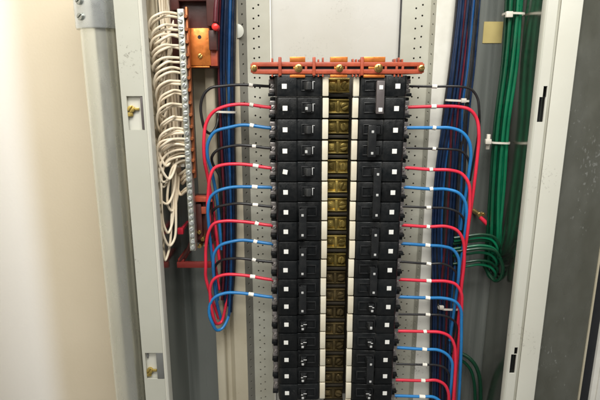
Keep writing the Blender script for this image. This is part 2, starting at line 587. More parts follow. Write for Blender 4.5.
MB().box(bx1 + 0.05, 284.9, YF + 2.3, YF + 3.4, ZB, ZT).build('groove', M['rail'], fr, off=ko)
for (a, b, c, d) in hl[::2]:
    MB().box(a - 2, b + 2, YF + 14, YF + 15, c - 3, d + 14).build('catch_plate', M['dark'], fr, smooth=False, off=ko)

# yellow paper label on the back wall of the gutter, right
p0, p1 = P(482.5, 43, 89), P(503.5, 21.5, 89)
MB().box(p0.x, p1.x, 89.1, 89.8, p0.z, p1.z).build('paper_label', M['yellow'], cab, off=ko)

# ------------------------------------------------------------------ open door and next cabinet, right
XD = 372.0
door = empty('cabinet_door', (309.5, -8, ZB))
tag(door, 'scuffed dark olive grey steel door panel right of the cabinet frame', 'door')
do = (309.5, -8, ZB)
MB().box(310.2, XD, -10, -7, ZB, ZT).build('panel', M['door'], door, off=do)
MB().box(XD + 0.1, XD + 2.2, -12, 4, ZB, ZT, 0.8).build('bent_edge', M['flange'], door, off=do)
nb = empty('neighbouring_cabinet', (450, 90, ZB))
tag(nb, 'white cabinet edge at the lower right corner, beyond the dark door gap', 'cabinet')
no = (450, 90, ZB)
MB().box(389, 620, -10, 90, ZB, ZT, 1.5).build('body', M['neighbour'], nb, off=no)
MB().box(395, 610, -13, -10.1, ZB + 20, ZT - 20, 1.0).build('door', M['neighbour'], nb, off=no)
MB().box(374.6, 388.8, -6, 90, ZB, ZT).build('gap_shade', M['dark'], nb, off=no)  # black block added so the gap reads as dark shade

# ------------------------------------------------------------------ mounting plate with perforated rails
plate = empty('mounting_plate', (XC, 88, ZB))
tag(plate, 'pale grey mounting plate with two perforated rails behind the breakers', 'mounting plate')
mo = (XC, 88, ZB)


def perforated(m, A, U, V, wu, hv, holes, thick):
    """flat sheet at A spanned by unit vectors U (width wu) and V (length hv) with round holes in 2 columns of cells.
    holes: list of (u, [v...], r) ; columns must be ordered and apart"""
    Nn = U.cross(V)
    cols = sorted(holes, key=lambda h: h[0])
    edges = [0.0]
    for i in range(len(cols) - 1):
        edges.append((cols[i][0] + cols[i + 1][0]) / 2)
    edges.append(wu)
    for ci, (u, vsl, r) in enumerate(cols):
        ua, ub = edges[ci], edges[ci + 1]
        v0 = 0.0
        def q(uu, vv, d=0.0):
            return A + U * uu + V * vv + Nn * d
        for vc in vsl:
            h = r * 1.5
            va, vb = vc - h, vc + h
            if va > v0 + 0.01:
                m.add([q(ua, v0), q(ub, v0), q(ub, va), q(ua, va)], [(0, 1, 2, 3)])
            ring_o = []
            ring_i = []
            n = 12
            for k in range(n):
                a = 2 * math.pi * (k + 0.5) / n
                ring_i.append((u + r * math.cos(a), vc + r * math.sin(a)))
            outer = [(ub, vc), (ub, vb), (u, vb), (ua, vb), (ua, vc), (ua, va), (u, va), (ub, va)]
            # 8 outer points; hole of 8 points matching them
            inner = []
            for (ox, oy) in outer:
                a = math.atan2((oy - vc) / h, (ox - u) / (ub - u if ox > u else (u - ua)) if ox != u else 0.0)
                inner.append((u + r * math.cos(a), vc + r * math.sin(a)))
            vs_ = [q(*o) for o in outer] + [q(*i_) for i_ in inner] + [q(i_[0], i_[1], -thick) for i_ in inner]
            fs = []
            for k in range(8):
                k2 = (k + 1) % 8
                fs.append((k, k2, 8 + k2, 8 + k))
                fs.append((8 + k, 8 + k2, 16 + k2, 16 + k))
            m.add(vs_, fs)
            v0 = vb
        m.add([q(ua, v0), q(ub, v0), q(ub, hv), q(ua, hv)], [(0, 1, 2, 3)])
    return m


YP = 82.0     # pan
YR = 76.0     # rail face
YG = 64.0     # outer flange
# x stations, left: pan edge, rail inner, rail outer, flange inner ; from the photo at y = 0
def X0(px, Y):
    return P(px, 0, Y).x


zlen = ZT - ZB
half_pan_l, half_pan_r = X0(271, YP), X0(400.5, YP)
MB().box(half_pan_l, half_pan_r, YP, YP + 2, ZB, ZT).build('pan', M['pan'], plate, off=mo)
for side in (-1, 1):
    if side < 0:
        xi, xo, xf, xe = X0(269.5, YR), X0(246, YR), X0(237.5, YG), X0(202, YG)
    else:
        xi, xo, xf, xe = X0(402, YR), X0(431.5, YR), X0(437, YG), X0(457, YG)
    rail = MB()
    lo, hi = min(xi, xo), max(xi, xo)
    w = hi - lo
    ua, ub = (0.30, 0.52) if side < 0 else (0.50, 0.72)
    va = [6 + 12.3 * k for k in range(int(zlen / 12.3))]
    vb_ = [11 + 12.9 * k for k in range(int((zlen - 8) / 12.9))]
    perforated(rail, Vector((lo, YR, ZB)), Vector((1, 0, 0)), Vector((0, 0, 1)), w, zlen, [(w * ua, va, 1.25), (w * ub, vb_, 1.25)], 2.0)
    rl = rail.build('perforated_rail', M['rail'], plate, smooth=False, off=mo)
    # stepped face of the rail running forward to the flange
    a = Vector((xf, YG, ZB)) if side < 0 else Vector((xo, YR, ZB))
    b = Vector((xo, YR, ZB)) if side < 0 else Vector((xf, YG, ZB))
    U = (b - a)
    wu = U.length
    U.normalize()
    st = MB()
    vc = [4 + 12.2 * k for k in range(int(zlen / 12.2))]
    perforated(st, a, U, Vector((0, 0, 1)), wu, zlen, [(wu * 0.5, vc, 1.5)], 2.0)
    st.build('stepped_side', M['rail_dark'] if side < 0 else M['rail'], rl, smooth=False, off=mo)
    # inner edge down to the pan
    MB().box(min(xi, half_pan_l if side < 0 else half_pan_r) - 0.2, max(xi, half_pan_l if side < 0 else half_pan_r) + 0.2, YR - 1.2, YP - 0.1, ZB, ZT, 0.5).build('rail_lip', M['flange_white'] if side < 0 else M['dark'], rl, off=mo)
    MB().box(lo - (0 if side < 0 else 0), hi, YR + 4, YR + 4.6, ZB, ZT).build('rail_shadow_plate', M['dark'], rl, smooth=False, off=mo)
    fm = MB()
    if side < 0:
        fm.prism_z([(xf, YG), (xf, YG + 1.5), (xe + 28, YG + 2.5), (xe + 20, YG + 12), (xe + 12, YG + 12), (xe + 10, YG + 2), (xe + 3, YG + 1), (xe + 1.5, YG + 22), (xe, YG + 22), (xe, YG - 2.4), (xe + 1.6, YG - 3.4), (xe + 10.5, YG - 3.4), (xe + 12, YG - 2), (xe + 13.5, YG + 9), (xe + 19, YG + 9), (xe + 26, YG + 1)], ZB, ZT)
    else:
        fm.prism_z([(xf, YG), (xe - 1.2, YG), (xe, YG + 1.2), (xe, YG + 22), (xe - 1.5, YG + 22), (xe - 1.5, YG + 1.6), (xf, YG + 1.6)], ZB, ZT)
    fm.build('side_flange', M['flange'] if side < 0 else M['flange_white'], plate, off=mo)
    if side < 0:
        p = P(238, 31, YG)
        pts = [(p.x - 1, p.z - 8.5)] + [(p.x + 7.5 * math.cos(math.radians(t)), p.z + 8.5 * math.sin(math.radians(t))) for t in range(-80, 81, 20)] + [(p.x - 1, p.z + 8.5)]
        MB().prism_y(pts, YG - 1.4, YG - 0.2, 0.2).build('round_tab', M['frame'], plate, off=mo)

# plate added beside the left flange, coloured for the lit back wall
a_, b_ = P(190, 196, 78), P(207, 60, 78)
MB().box(P(192, 60, 78).x, X0(203, YG), 78, 80, a_.z, b_.z, 0.4).build('lit_back_patch', M['flange'], plate, off=mo)

# ------------------------------------------------------------------ bus column between the breaker rows
bus = empty('bus_column', (XC, 80, ZROW[17]))
tag(bus, 'brass contact column between the two rows of black breakers', 'busbar')
bo = (XC, 80, ZROW[17])
m = MB()
m.box(XC - 20, XC + 20, 52, 80, ZROW[17] - 12, ZROW[0] + 14, 1.0)
for n in range(18):
    m.box(XC - 13.8, XC + 13.8, 34, 51.9, ZROW[n] - 13.2, ZROW[n] - 9.6, 0.5)
m.build('insulator_channel', M['bus_base'], bus, off=bo)
for n in range(18):
    z = ZROW[n] + 0.5
    BM = M['brass'] if n < 10 else M['lower_brass']  # lower tabs take a darker brass colour
    m = MB()
    m.box(XC - 13.2, XC + 13.2, 38, 41, z - 8.4, z + 9.4, 0.6)
    m.box(XC - 13.2, XC + 13.2, 34.5, 37.9, z + 7.2, z + 9.4, 0.5)
    m.box(XC - 13.2, XC + 13.2, 34.5, 37.9, z - 8.4, z - 6.4, 0.5)
    m.box(XC - 2.4, XC + 1.2, 33.5, 37.9, z - 6.3, z + 7.1, 0.5)
    t = m.build('contact_tab', BM, bus, off=bo)
    m = MB()
    m.slotted_screw(XC + 7.2, z + 0.4, 4.8, 33.0, 37.9, random.uniform(0, 3))
    m.build('screw', BM, t, off=bo)
    m = MB()
    m.box(XC - 11.5, XC - 4.6, 35.5, 37.9, z - 4, z + 4.4, 0.6)
    m.disc_y(XC - 8, z + 0.2, 2.2, 34.6, 35.6, 12)
    m.build('clip', BM, t, off=bo)

# ------------------------------------------------------------------ copper busbar support on top
sup = empty('busbar_support', (XC, 40, P(300, 76, 0).z))
so = tuple(sup.location / MM)
tag(sup, 'red insulating busbar support with copper bars and brass screws above the breakers', 'busbar support')
YS = -2.0
za, zb = P(300, 74.5, YS).z, P(300, 61.5, YS).z
zm = (za + zb) / 2


def xs_(px, Y=YS):
    return P(px, 67, Y).x


m = MB()
x0, x1 = xs_(249.5), xs_(425.5)
m.prism_y([(x0 + 4, za + 1), (x0 + 30, za), (x1 - 30, za), (x1 - 3, za + 1), (x1, zm), (x1 - 2, zb - 1), (x1 - 30, zb), (x0 + 30, zb), (x0 + 3, zb - 1), (x0, zm)], YS + 4.5, YS + 17, 0.7)
# raised rims that leave long slots between the screws
m.box(x0 + 3, x1 - 3, YS, YS + 4.4, zb - 5.4, zb - 0.6, 0.7)
m.box(x0 + 3, x1 - 3, YS, YS + 4.4, za + 0.8, za + 5.9, 0.7)
for px in (280, 306, 314, 346, 362, 386, 397, 403):
    m.box(xs_(px) - 1.4, xs_(px) + 1.4, YS + 0.2, YS + 4.4, za + 2, zb - 2, 0.5)
for px in (272, 279, 314, 318.5, 323, 353, 356.5, 360, 395, 399, 402.5):
    m.box(xs_(px) - 0.9, xs_(px) + 0.9, YS + 2, YS + 16, zb - 1, zb + random.uniform(2.5, 5.0), 0.3)
    m.box(xs_(px) - 0.9, xs_(px) + 0.9, YS + 1, YS + 15, za - 2.6, za + 1, 0.3)
for xa, xb in ((x0 + 1.2, x0 + 9.5), (x1 - 9.5, x1 - 1.2)):
    m.box(xa, xb, YS + 0.3, YS + 4.4, za + 2, zb - 2, 0.8)
for px in (280, 314, 362):
    m.box(xs_(px) - 1.8, xs_(px) + 1.8, YS - 2.2, YS + 6, za - 1.2, zb + 5, 0.6)
m.build('insulator_bar', M['insulator'], sup, off=so)
m = MB()
m.box(x0 + 12, x1 - 12, YS + 3.6, YS + 4.6, za + 5.5, zb - 5)
m.build('slot_floor', M['dark'], sup, off=so)
for px, w_ in ((297.5, 9.0), (339, 10.0), (374.5, 12.5)):
    x = xs_(px)
    m = MB()
    m.box(x - w_, x + w_, YS + 6, YS + 12, za - 3.2, zb + 5.4, 0.5)
    m.box(x - w_ * 0.55, x + w_ * 0.55, YS + 0.8, YS + 4.4, za + 6.1, zb - 5.6, 0.4)
    m.box(x - w_, x + w_, YS + 1.2, YS + 5.9, zb - 0.4, zb + 5.4, 0.5)
    m.box(x - w_, x + w_, YS + 1.2, YS + 5.9, za - 3.4, za - 0.1, 0.5)
    m.build('copper_bar', M['copper'], sup, off=so)
for px, r in ((254, 3.6), (298.5, 4.6), (339.5, 4.3), (378.5, 4.9), (421.5, 3.6)):
    m = MB()
    m.disc_y(xs_(px), zm, r, YS - 1.6, YS + 4.4, 20, 0.3)
    m.slotted_screw(xs_(px), zm, r * 0.66, YS - 3.4, YS - 1.0, random.uniform(0, 3))
    m.build('brass_screw', M['bright_brass'], sup, off=so)
# short metal stub above the right end of the bar
p = P(401, 0, 70)

# ------------------------------------------------------------------ circuit breakers
WIRE = ['black', 'red', 'blue']
ORD = ['top', 'second', 'third', 'fourth', 'fifth', 'sixth', 'seventh', 'eighth', 'ninth', 'tenth', 'eleventh', 'twelfth', 'thirteenth', 'fourteenth', 'fifteenth', 'sixteenth', 'seventeenth', 'eighteenth']


def make_breaker(s, style, stick_rot, marked_inner=False):
    """s = -1 left column, +1 right column; a runs from the bus column outwards. Local origin: base at Y = 60, row centre"""
    root = empty('circuit_breaker', (XC, 60, 0))
    o = (XC, 60, 0)
    def X(a):
        return XC + s * a
    def bx(m, a0, a1, y0, y1, z0, z1, bev=0.0):
        m.box(min(X(a0), X(a1)), max(X(a0), X(a1)), y0, y1, z0, z1, bev)
    body = MB()
    prof_ = [(21.7, 8), (22.6, 3.4), (26, 2.2), (51, 1.8), (52.2, 0), (74.5, 0), (77, 3), (78.5, 12), (79, 58), (21.7, 58)]
    body.prism_z([(X(a), y) for a, y in prof_], -12.3, 12.3, 1.2)
    # shoulder beside the terminal
    bx(body, 79.1, 86.5, 17, 58, -12.2, -8.0, 0.7)
    bx(body, 79.1, 85, 21, 58, 8.4, 12.2, 0.7)
    bx(body, 79.1, 87, 40, 58, -7.9, 8.3, 0.5)
    b = body.build('body', M['black'], root, off=o)
    # handle with raised rim
    if style == 'inner':
        a0, a1 = 31.5, 46.5
    else:
        a0, a1 = 27.5, 50.0
    rim = MB()
    zt, zl = 6.6, -5.6
    bx(rim, a0, a1, 0.6, 2.4, zt - 1.1, zt, 0.3)
    bx(rim, a0, a1, 0.6, 2.4, zl, zl + 1.1, 0.3)
    bx(rim, a0, a0 + 1.3, 0.0, 2.4, zl + 1.15, zt - 1.15, 0.3)
    bx(rim, a1 - 1.3, a1, 0.0, 2.4, zl + 1.15, zt - 1.15, 0.3)
    rim.build('handle_rim', M['handle'], root, off=o)
    h = MB()
    if style == 'inner':
        pr = [(34.2, 1.8), (35.2, -5.4), (39.2, -6.4), (41.0, -4.6), (44.2, 1.8)]
    else:
        pr = [(38.0, 1.8), (41.0, -4.8), (42.6, -6.6), (46.8, -5.6), (48.4, 1.8)]
    h.prism_z([(X(a), y) for a, y in pr], -4.2, 5.0, 0.7)
    hd = h.build('handle', M['handle_lit'] if style == 'inner' else M['handle'], root, off=o)
    mk = MB()
    if style == 'inner':
        mk.box(X(33.0) - 0.5, X(33.0) + 0.5, -0.6, 0.2, -3.6, 4.6, 0.2)  # pale line painted as the glint along the handle rim
        if marked_inner:
            mk.box(X(40.6) - 1.5, X(40.6) + 1.5, -6.2, -4.6, -1.8, 1.6, 0.2)
        mk.box(X(33.2) - 0.5, X(33.2) + 2.6, -0.6, 0.2, 4.7, 5.3, 0.15)  # upper end of the same painted glint
    elif style == 'glint_marked':  # small pale pieces painted as glints on the toggles
        mk.box(X(44.6) - 1.5, X(44.6) + 1.5, -7.0, -6.2, -4.4, -1.6, 0.3)
        mk.box(X(45.6) - 1.4, X(45.6) + 1.4, -6.9, -6.0, 1.2, 2.2, 0.2)
        mk.box(X(42.0) - 1.8, X(42.0) + 2.6, -7.0, -6.2, 3.2, 4.0, 0.2)
    else:
        mk.box(X(44.4) - 1.5, X(44.4) + 1.5, -7.0, -6.2, -3.0, 0.6, 0.3)
    if style != 'plain':
        mk.build('handle_mark_glint', M['mark'], hd, off=o)
    # square white sticker
    st = MB()
    cz = -0.2
    st.box(X(66.3) - 2.85, X(66.3) + 2.85, -0.45, -0.03, cz - 2.85, cz + 2.85, 0.1, 1, Matrix.Rotation(stick_rot, 3, 'Y'))
    st.build('square_sticker', M['sticker'], root, off=o)
    # cream strip at the bus end
    ls = MB()
    bx(ls, 14.2, 21.5, 4.0, 10, -11.6, 11.9, 0.9)
    ls.build('label_strip', M['strip'], root, off=o)
    # terminal clamp
    t = MB()
    bx(t, 79.1, 85.5, 21, 39.9, 3.0, 8.2, 0.6)
    bx(t, 79.1, 85.5, 21, 39.9, -7.7, -3.0, 0.6)
    bx(t, 79.1, 84.5, 33.5, 39.9, -2.9, 2.9, 0.3)
    bx(t, 79.1, 83.5, 21, 26.4, -2.9, 2.9, 0.3)
    t.slotted_screw(X(81.6), 0.0, 2.3, 19.0, 21.2, 0.7)
    t.build('terminal', M['terminal'], root, off=o)
    return root


protos = {}
breakers = {}
for s, col in ((-1, 'left'), (1, 'right')):
    for n in range(17 if s < 0 else 18):
        if s < 0:
            style = 'inner' if n < 6 else ('tied' if n < 12 else 'glint_marked')
        else:
            style = 'glint_marked' if n in (11, 13, 16, 17) else ('plain' if n in (2, 3) else 'tied')
        rot = 0.18 if (s < 0 and n == 4) else 0.0
        mi = s < 0 and n in (1, 3)
        key = (s, style, rot, mi)
        if key not in protos:
            protos[key] = make_breaker(s, style, rot, mi)
            r = protos[key]
        else:
            r = copy_tree(protos[key])
        jit = random.uniform(-0.35, 0.35)
        r.location = Vector((XC + jit, 60 + random.uniform(-0.5, 0.5), ZROW[n] + random.uniform(-0.2, 0.2))) * MM
        for ch in r.children:
            if ch.name.startswith('square_sticker'):
                ch.location = Vector((random.uniform(-0.5, 0.5), 0, random.uniform(-0.4, 0.4))) * MM
        if n < 12 or s > 0:
            lab = '%s black breaker from the top of the %s column, wired in %s' % (ORD[n], col, WIRE[n % 3])
            if n == 0:
                lab = 'topmost black breaker of the %s column, wired in black' % col
            if n == 17 and s > 0:
                lab = 'lowest black breaker of the right column, with a blue wire, mostly below the picture'
        else:
            lab = '%s black breaker from the top of the left column, no wire' % ORD[n]
        if s < 0 and n == 16:
            lab = 'lowest black breaker of the left column, no wire attached'
        tag(r, lab, 'circuit breaker', 'circuit breakers in two columns')
        breakers[(s, n)] = r

# handle ties bridging neighbouring handles
def handle_tie(s, n0, n1, m_, label, a0=40.2, a1=49.4):
    zt, zb_ = ZROW[n0] + 6.0, ZROW[n1] - 6.2
    t = MB()
    xa, xb = sorted((XC + s * a0, XC + s * a1))
    t.box(xa, xb, -9.6, -7.2, zb_, zt, 0.8)
    t.box(xa, xa + 1.1, -7.3, -3.0, zb_ + 1, zt - 1, 0.4)
    t.box(xb - 1.1, xb, -7.3, -3.0, zb_ + 1, zt - 1, 0.4)
    root = empty('handle_tie', (XC + s * 45, -7, zb_))
    o = (XC + s * 45, -7, zb_)
    t.build('clip', m_, root, off=o)
    for n in range(n0, n1 + 1):
        d = MB()
        zz = ZROW[n] - 1.6
        w_ = 2.2 if m_ is M['tie_grey'] else 1.4
        ac = (a0 + a1) / 2 + 0.4
        d.box(XC + s * ac - w_, XC + s * ac + w_, -10.0, -9.62, zz - w_, zz + w_ * 1.1, 0.15)
        d.build('white_mark', M['sticker'] if m_ is M['tie_grey'] else M['mark'], root, off=o)
    tag(root, label, 'handle tie', 'handle ties bridging breaker handles')


handle_tie(1, 0, 1, M['tie_grey'], 'grey handle tie across the top two breakers of the right column')
handle_tie(1, 2, 3, M['handle'], 'black handle tie across the third and fourth right breakers', 32.0, 41.8)
handle_tie(1, 4, 6, M['handle'], 'black handle tie across the fifth to seventh right breakers')
handle_tie(1, 7, 8, M['handle'], 'black handle tie across the eighth and ninth right breakers')
handle_tie(1, 9, 10, M['handle'], 'black handle tie across the tenth and eleventh right breakers')
handle_tie(1, 14, 15, M['handle'], 'black handle tie across the fifteenth and sixteenth right breakers')
handle_tie(-1, 6, 7, M['handle'], 'black handle tie across the seventh and eighth left breakers')
handle_tie(-1, 8, 9, M['handle'], 'black handle tie across the ninth and tenth left breakers')
handle_tie(-1, 10, 11, M['handle'], 'black handle tie across the eleventh and twelfth left breakers')

# ------------------------------------------------------------------ branch wires
YW = 30.0
COLM = {'black': M['blackwire'], 'red': M['red'], 'blue': M['blue']}


def branch(s, n, pts, mark, r=2.15):
    col = WIRE[n % 3]
    root = empty('branch_wire', (XC + s * 80, YW, ZROW[n]))
    o = (XC + s * 80, YW, ZROW[n])
    path = [Vector((XC + s * 80.5, YW, ZROW[n])), Vector((XC + s * 88, YW, ZROW[n]))]
    for q in pts:
        Y = q[2] if len(q) > 2 else YW
        path.append(P(q[0] + random.uniform(-0.5, 0.5), q[1] + random.uniform(-0.55, 0.55), Y + random.uniform(-0.8, 1.2)))
    rr = r * (0.72 if col == 'black' and s > 0 else (0.85 if col == 'black' else 1.0))
    MB().tube(path, rr, 10, 2.5).build('insulation', COLM[col], root, off=o)
    a = P(mark[0] - 2.2, mark[1], YW)
    b = P(mark[0] + 2.2, mark[1] + random.uniform(-0.3, 0.3), YW)
    # follow the wire: nearest heights
    sp = smooth_path(path, 2.0)
    def near(x):
        return min(sp, key=lambda q: abs(q.x - x) + (1000 if (q - path[1]).length > 90 else 0))
    pa, pb = near(a.x), near(b.x)
    mk = MB()
    tl = Vector((0, 0, random.uniform(-0.5, 0.5)))
    mk.tube([pa - tl, (pa + pb) / 2, pb + tl], 2.65 + (0.2 if col != 'black' else -0.2), 12, 1.5)
    mk.build('wire_marker', M['marker'], root, off=o)
    side = 'left' if s < 0 else 'right'
    where = 'topmost' if n == 0 else ORD[n]
    lab = '%s branch wire, %s from the top on the %s side, with a white marker' % (col, where, side)
    if n == 0:
        lab = 'black branch wire at the very top of the %s side, with a white marker' % side
    tag(root, lab, 'wire', 'branch wires from the breakers')


L_ = {
    0: ([(240, 84.2), (222, 85.6), (210.8, 88.4), (203, 95), (200.4, 106), (202.4, 120, 32), (206, 130, 36), (211, 133, 42), (216, 126, 48), (219, 112, 56)], (250.7, 83.7)),
    1: ([(243, 104.6), (226, 106.2), (212.5, 112.5), (206, 124), (204.4, 140), (205, 160, 34), (208, 178, 42), (214, 215, 50), (219, 260, 55)], (251.4, 105)),
    2: ([(243, 125), (229, 127), (214.5, 132), (207.8, 143), (207.5, 156, 32), (211, 170, 40), (217, 200, 50), (222, 250, 56)], (252.3, 125)),
    3: ([(243, 145), (231.8, 146.3, 32), (218, 150, 34), (211.5, 157, 38), (213, 164, 44), (219, 176, 50), (225, 215, 56)], (254, 145.2)),
    4: ([(243, 164.2), (224, 165), (214.3, 168.8), (209.6, 177.5), (208.6, 192), (207.8, 207, 32), (209.5, 222, 38), (214, 255, 50), (219, 290, 56)], (255.4, 164.7)),
    5: ([(240, 186.4), (230, 188), (217.5, 191), (210.2, 198), (208.2, 209), (209, 224, 34), (211.5, 250, 42), (218, 300, 54)], (254.5, 185.7)),
    6: ([(240, 204), (227.5, 204.5, 34), (216, 208, 38), (211, 216, 44), (215, 240, 54)], (255, 204.7)),
    7: ([(243, 222), (224, 221), (214, 224.3), (208.7, 233), (206.2, 249), (205.4, 266), (206, 277, 32), (209, 289, 36), (212, 300, 44), (219, 318, 54)], (257, 222)),
    8: ([(243, 240.3), (233, 241.5), (220.5, 246), (214.8, 254), (213.5, 264), (213.8, 278, 36), (216, 300, 46), (221, 322, 54)], (255, 240.5)),
    9: ([(240, 258), (232, 258.2, 34), (221, 260.5, 38), (214.5, 267, 44), (217, 290, 54)], (254, 258.5)),
    10: ([(243, 275.4), (224, 274.8), (214.3, 278.7), (210.8, 287), (210.3, 298), (212.4, 311, 32), (217, 324, 38), (221.5, 322, 44), (225.4, 308, 50), (229, 285, 56), (230, 250, 58)], (252.7, 276)),
    11: ([(240, 293), (226, 293.4), (215, 297), (210.2, 304), (209.6, 313), (212, 323, 32), (217.2, 330, 36), (222, 329, 42), (227, 320, 48), (231, 305, 54), (233.5, 280, 58), (233, 240, 58)], (251, 293.5)),
}
for n, (pts, mk) in L_.items():
    branch(-1, n, pts, mk)
R_ = {
    0: ([(434, 87), (462, 87), (472, 90), (478, 98), (479.5, 110), (478.5, 130, 40), (470, 180, 52)], (434, 87)),
    1: ([(433, 107), (458, 107), (470, 110), (477, 119), (478.5, 134), (476.5, 160, 31), (472, 200, 34), (466, 240, 42), (459, 290, 52)], (433, 107)),
    2: ([(434, 128), (450, 128.3), (462, 132), (469, 141), (470.5, 154, 32), (468, 175, 38), (461, 230, 52)], (434, 128)),
    3: ([(434, 149), (450, 149), (461, 151, 32), (467, 157, 35), (469, 168, 40), (463, 220, 52)], (434, 149)),
    4: ([(431, 169.7), (450, 169.8), (462, 173.5), (468.5, 183), (470, 200), (468, 225, 32), (464, 260, 40), (457, 310, 52)], (431, 169.7)),
    5: ([(431, 189), (446, 189.6), (458, 193), (465, 201), (467, 214, 32), (464, 240, 40), (457, 290, 52)], (431, 189)),
    6: ([(429, 207.2), (446, 208.5), (457, 212, 32), (463, 218, 35), (464, 230, 42), (458, 280, 52)], (429, 207.2)),
    7: ([(428, 226.5), (446, 226.8), (457, 230), (463.3, 240), (463.8, 260), (462, 285, 33), (458, 320, 42), (452, 370, 52)], (428, 226.5)),
    8: ([(428, 245), (442, 245.8), (453, 250), (458.3, 259), (459, 272, 32), (456, 300, 42), (450, 340, 52)], (428, 245)),
    9: ([(429, 263.5), (442, 264.2), (452, 267.5, 33), (457, 275, 37), (455, 300, 48)], (429, 263.5)),
    10: ([(428, 280.5), (446, 281), (456, 284), (461.5, 293), (462, 306, 31), (459, 335, 36), (456, 380, 42), (453, 430, 50)], (428, 280.5)),
    11: ([(428, 297.5), (443, 298), (454, 301), (460.7, 309), (461.8, 325), (461.2, 355, 33), (459, 395, 38), (456, 440, 46)], (428, 297.5)),
    12: ([(428, 314.5), (441, 315.3), (450, 318, 33), (456, 325, 37), (455, 350, 46)], (428, 314.3)),
    13: ([(425, 332), (440, 332.4), (449.5, 336), (454.6, 345), (455, 362), (453, 400, 32), (450, 440, 40)], (425, 332)),
    14: ([(424.5, 349), (437, 350), (446, 353.5), (451.5, 361), (452, 375, 33), (449, 410, 44)], (424.5, 349)),
    15: ([(425, 364.6), (436, 365.4), (444, 368, 32), (449, 375, 36), (448, 400, 46)], (425, 364.6)),
    16: ([(423.5, 380.3), (436, 380.6), (444, 384), (448.5, 392), (449, 410, 32), (447, 440, 40)], (423.5, 380.2)),
    17: ([(422, 396.7), (433, 397.6), (441, 402), (446, 411), (445, 440, 40)], (422, 396.6)),
}
for n, (pts, mk) in R_.items():
    branch(1, n, pts, mk)

# ------------------------------------------------------------------ wire bundles running up the gutters
def bundle_wire(pts, r, m_, label, group, name='bundle_wire'):
    o = MB().tube([P(*q) for q in pts], r, 9, 4.0).build(name, m_)
    tag(o, label, 'wire', group)
    return o


GL = 'wires in the left bundle'
cols = [('maroonwire', 'dark red wire'), ('navy', 'dark blue wire'), ('bundleblue', 'bright blue wire'), ('blackwire', 'black wire')]
left_b = [
    # px at y = -30, 60, 134, 200, 268, end y ; colour ; depth
    (221, 219, 221, 223, 224, 300, 0, 53), (218, 218, 219, 221, 222, 290, 3, 56), (224, 221, 224, 227, 227, 312, 1, 52), (227, 224, 226, 229, 230, 306, 1, 50),
    (231, 229, 229, 230, 231, 316, 2, 50), (229, 227, 231.5, 232.5, 232, 300, 1, 55), (234, 232, 233, 233.5, 233, 312, 1, 53), (235.5, 234, 234, 235, 234.5, 296, 3, 56), (223, 223, 223, 225, 226, 300, 1, 58),
]
for a, b, c, d, e, ye, ci, Y in left_b:
    pts = [(a, -90, Y), (a, -30, Y), (b + random.uniform(-.3, .3), 60, Y), (c, 134, Y), (d + random.uniform(-.8, .8), 200, Y), (e, 268, Y), (e - 2, ye, Y)]
    lab = {0: 'dark red wire in the wire bundle left of the breakers', 1: 'dark blue wire in the tied bundle left of the breakers', 2: 'bright blue wire in the bundle left of the breakers', 3: 'black wire in the bundle left of the breakers'}[ci]
    bundle_wire(pts, 1.8, M[cols[ci][0]], lab, GL)

GR = 'wires in the right bundle'
random.seed(21)
# px centre of the strand at y = -30, 67, 110, 160, 230, 300, 400
nb_ = 26
for i in range(nb_):
    f = (i + 0.5) / nb_
    f2 = min(1, max(0, f + random.uniform(-0.10, 0.10)))
    f3 = min(1, max(0, f2 + random.uniform(-0.14, 0.14)))
    ci = [3, 1, 3, 1, 3, 1, 0, 1, 3, 1, 0, 3, 2, 1, 3, 1, 0, 3, 1, 2, 1, 3][i % 22]
    Y = 55 + random.uniform(-3, 4)
    def lerp(a, b, t):
        return a + (b - a) * t
    pts = [(lerp(460, 484, f), -90, Y), (lerp(458, 481, f), -20, Y), (lerp(450, 474, f2), 67, Y), (lerp(444, 469, f2), 110, Y), (lerp(437, 466, f3), 165, Y), (lerp(432.5, 463, f3), 230, Y), (lerp(431.5, 459, f2), 300, Y), (lerp(429.5, 455, f), 400, Y), (lerp(428, 452, f), 470, Y)]
    lab = {0: 'dark red wire in the wire bundle right of the breakers', 1: 'dark blue wire in the tied bundle right of the breakers', 2: 'bright blue wire in the bundle right of the breakers', 3: 'black wire in the bundle right of the breakers'}[ci]
    bundle_wire(pts, 1.65, M[cols[ci][0]], lab, GR)

GG = 'green earth wires in the right gutter'
random.seed(5)
for i in range(11):
    f = i / 10
    Y = 62 + random.uniform(-5, 6)
    e = random.uniform(-2.0, 2.0)
    pts = [(509 + 14 * f, -80, Y), (507 + 15 * f, -10, Y), (502 + 15 * f + e, 60, Y), (494 + 14 * f + e, 125, Y), (489 + 14 * f + e * 1.3, 190, Y), (487 + 13 * f, 240, Y), (485 + 12 * f, 262, Y + 10)]
    bundle_wire(pts, 2.2, M['darkgreen' if i in (0, 1, 6) else 'green'], 'green earth wire in the upright bundle right of the breakers', GG, 'earth_wire')
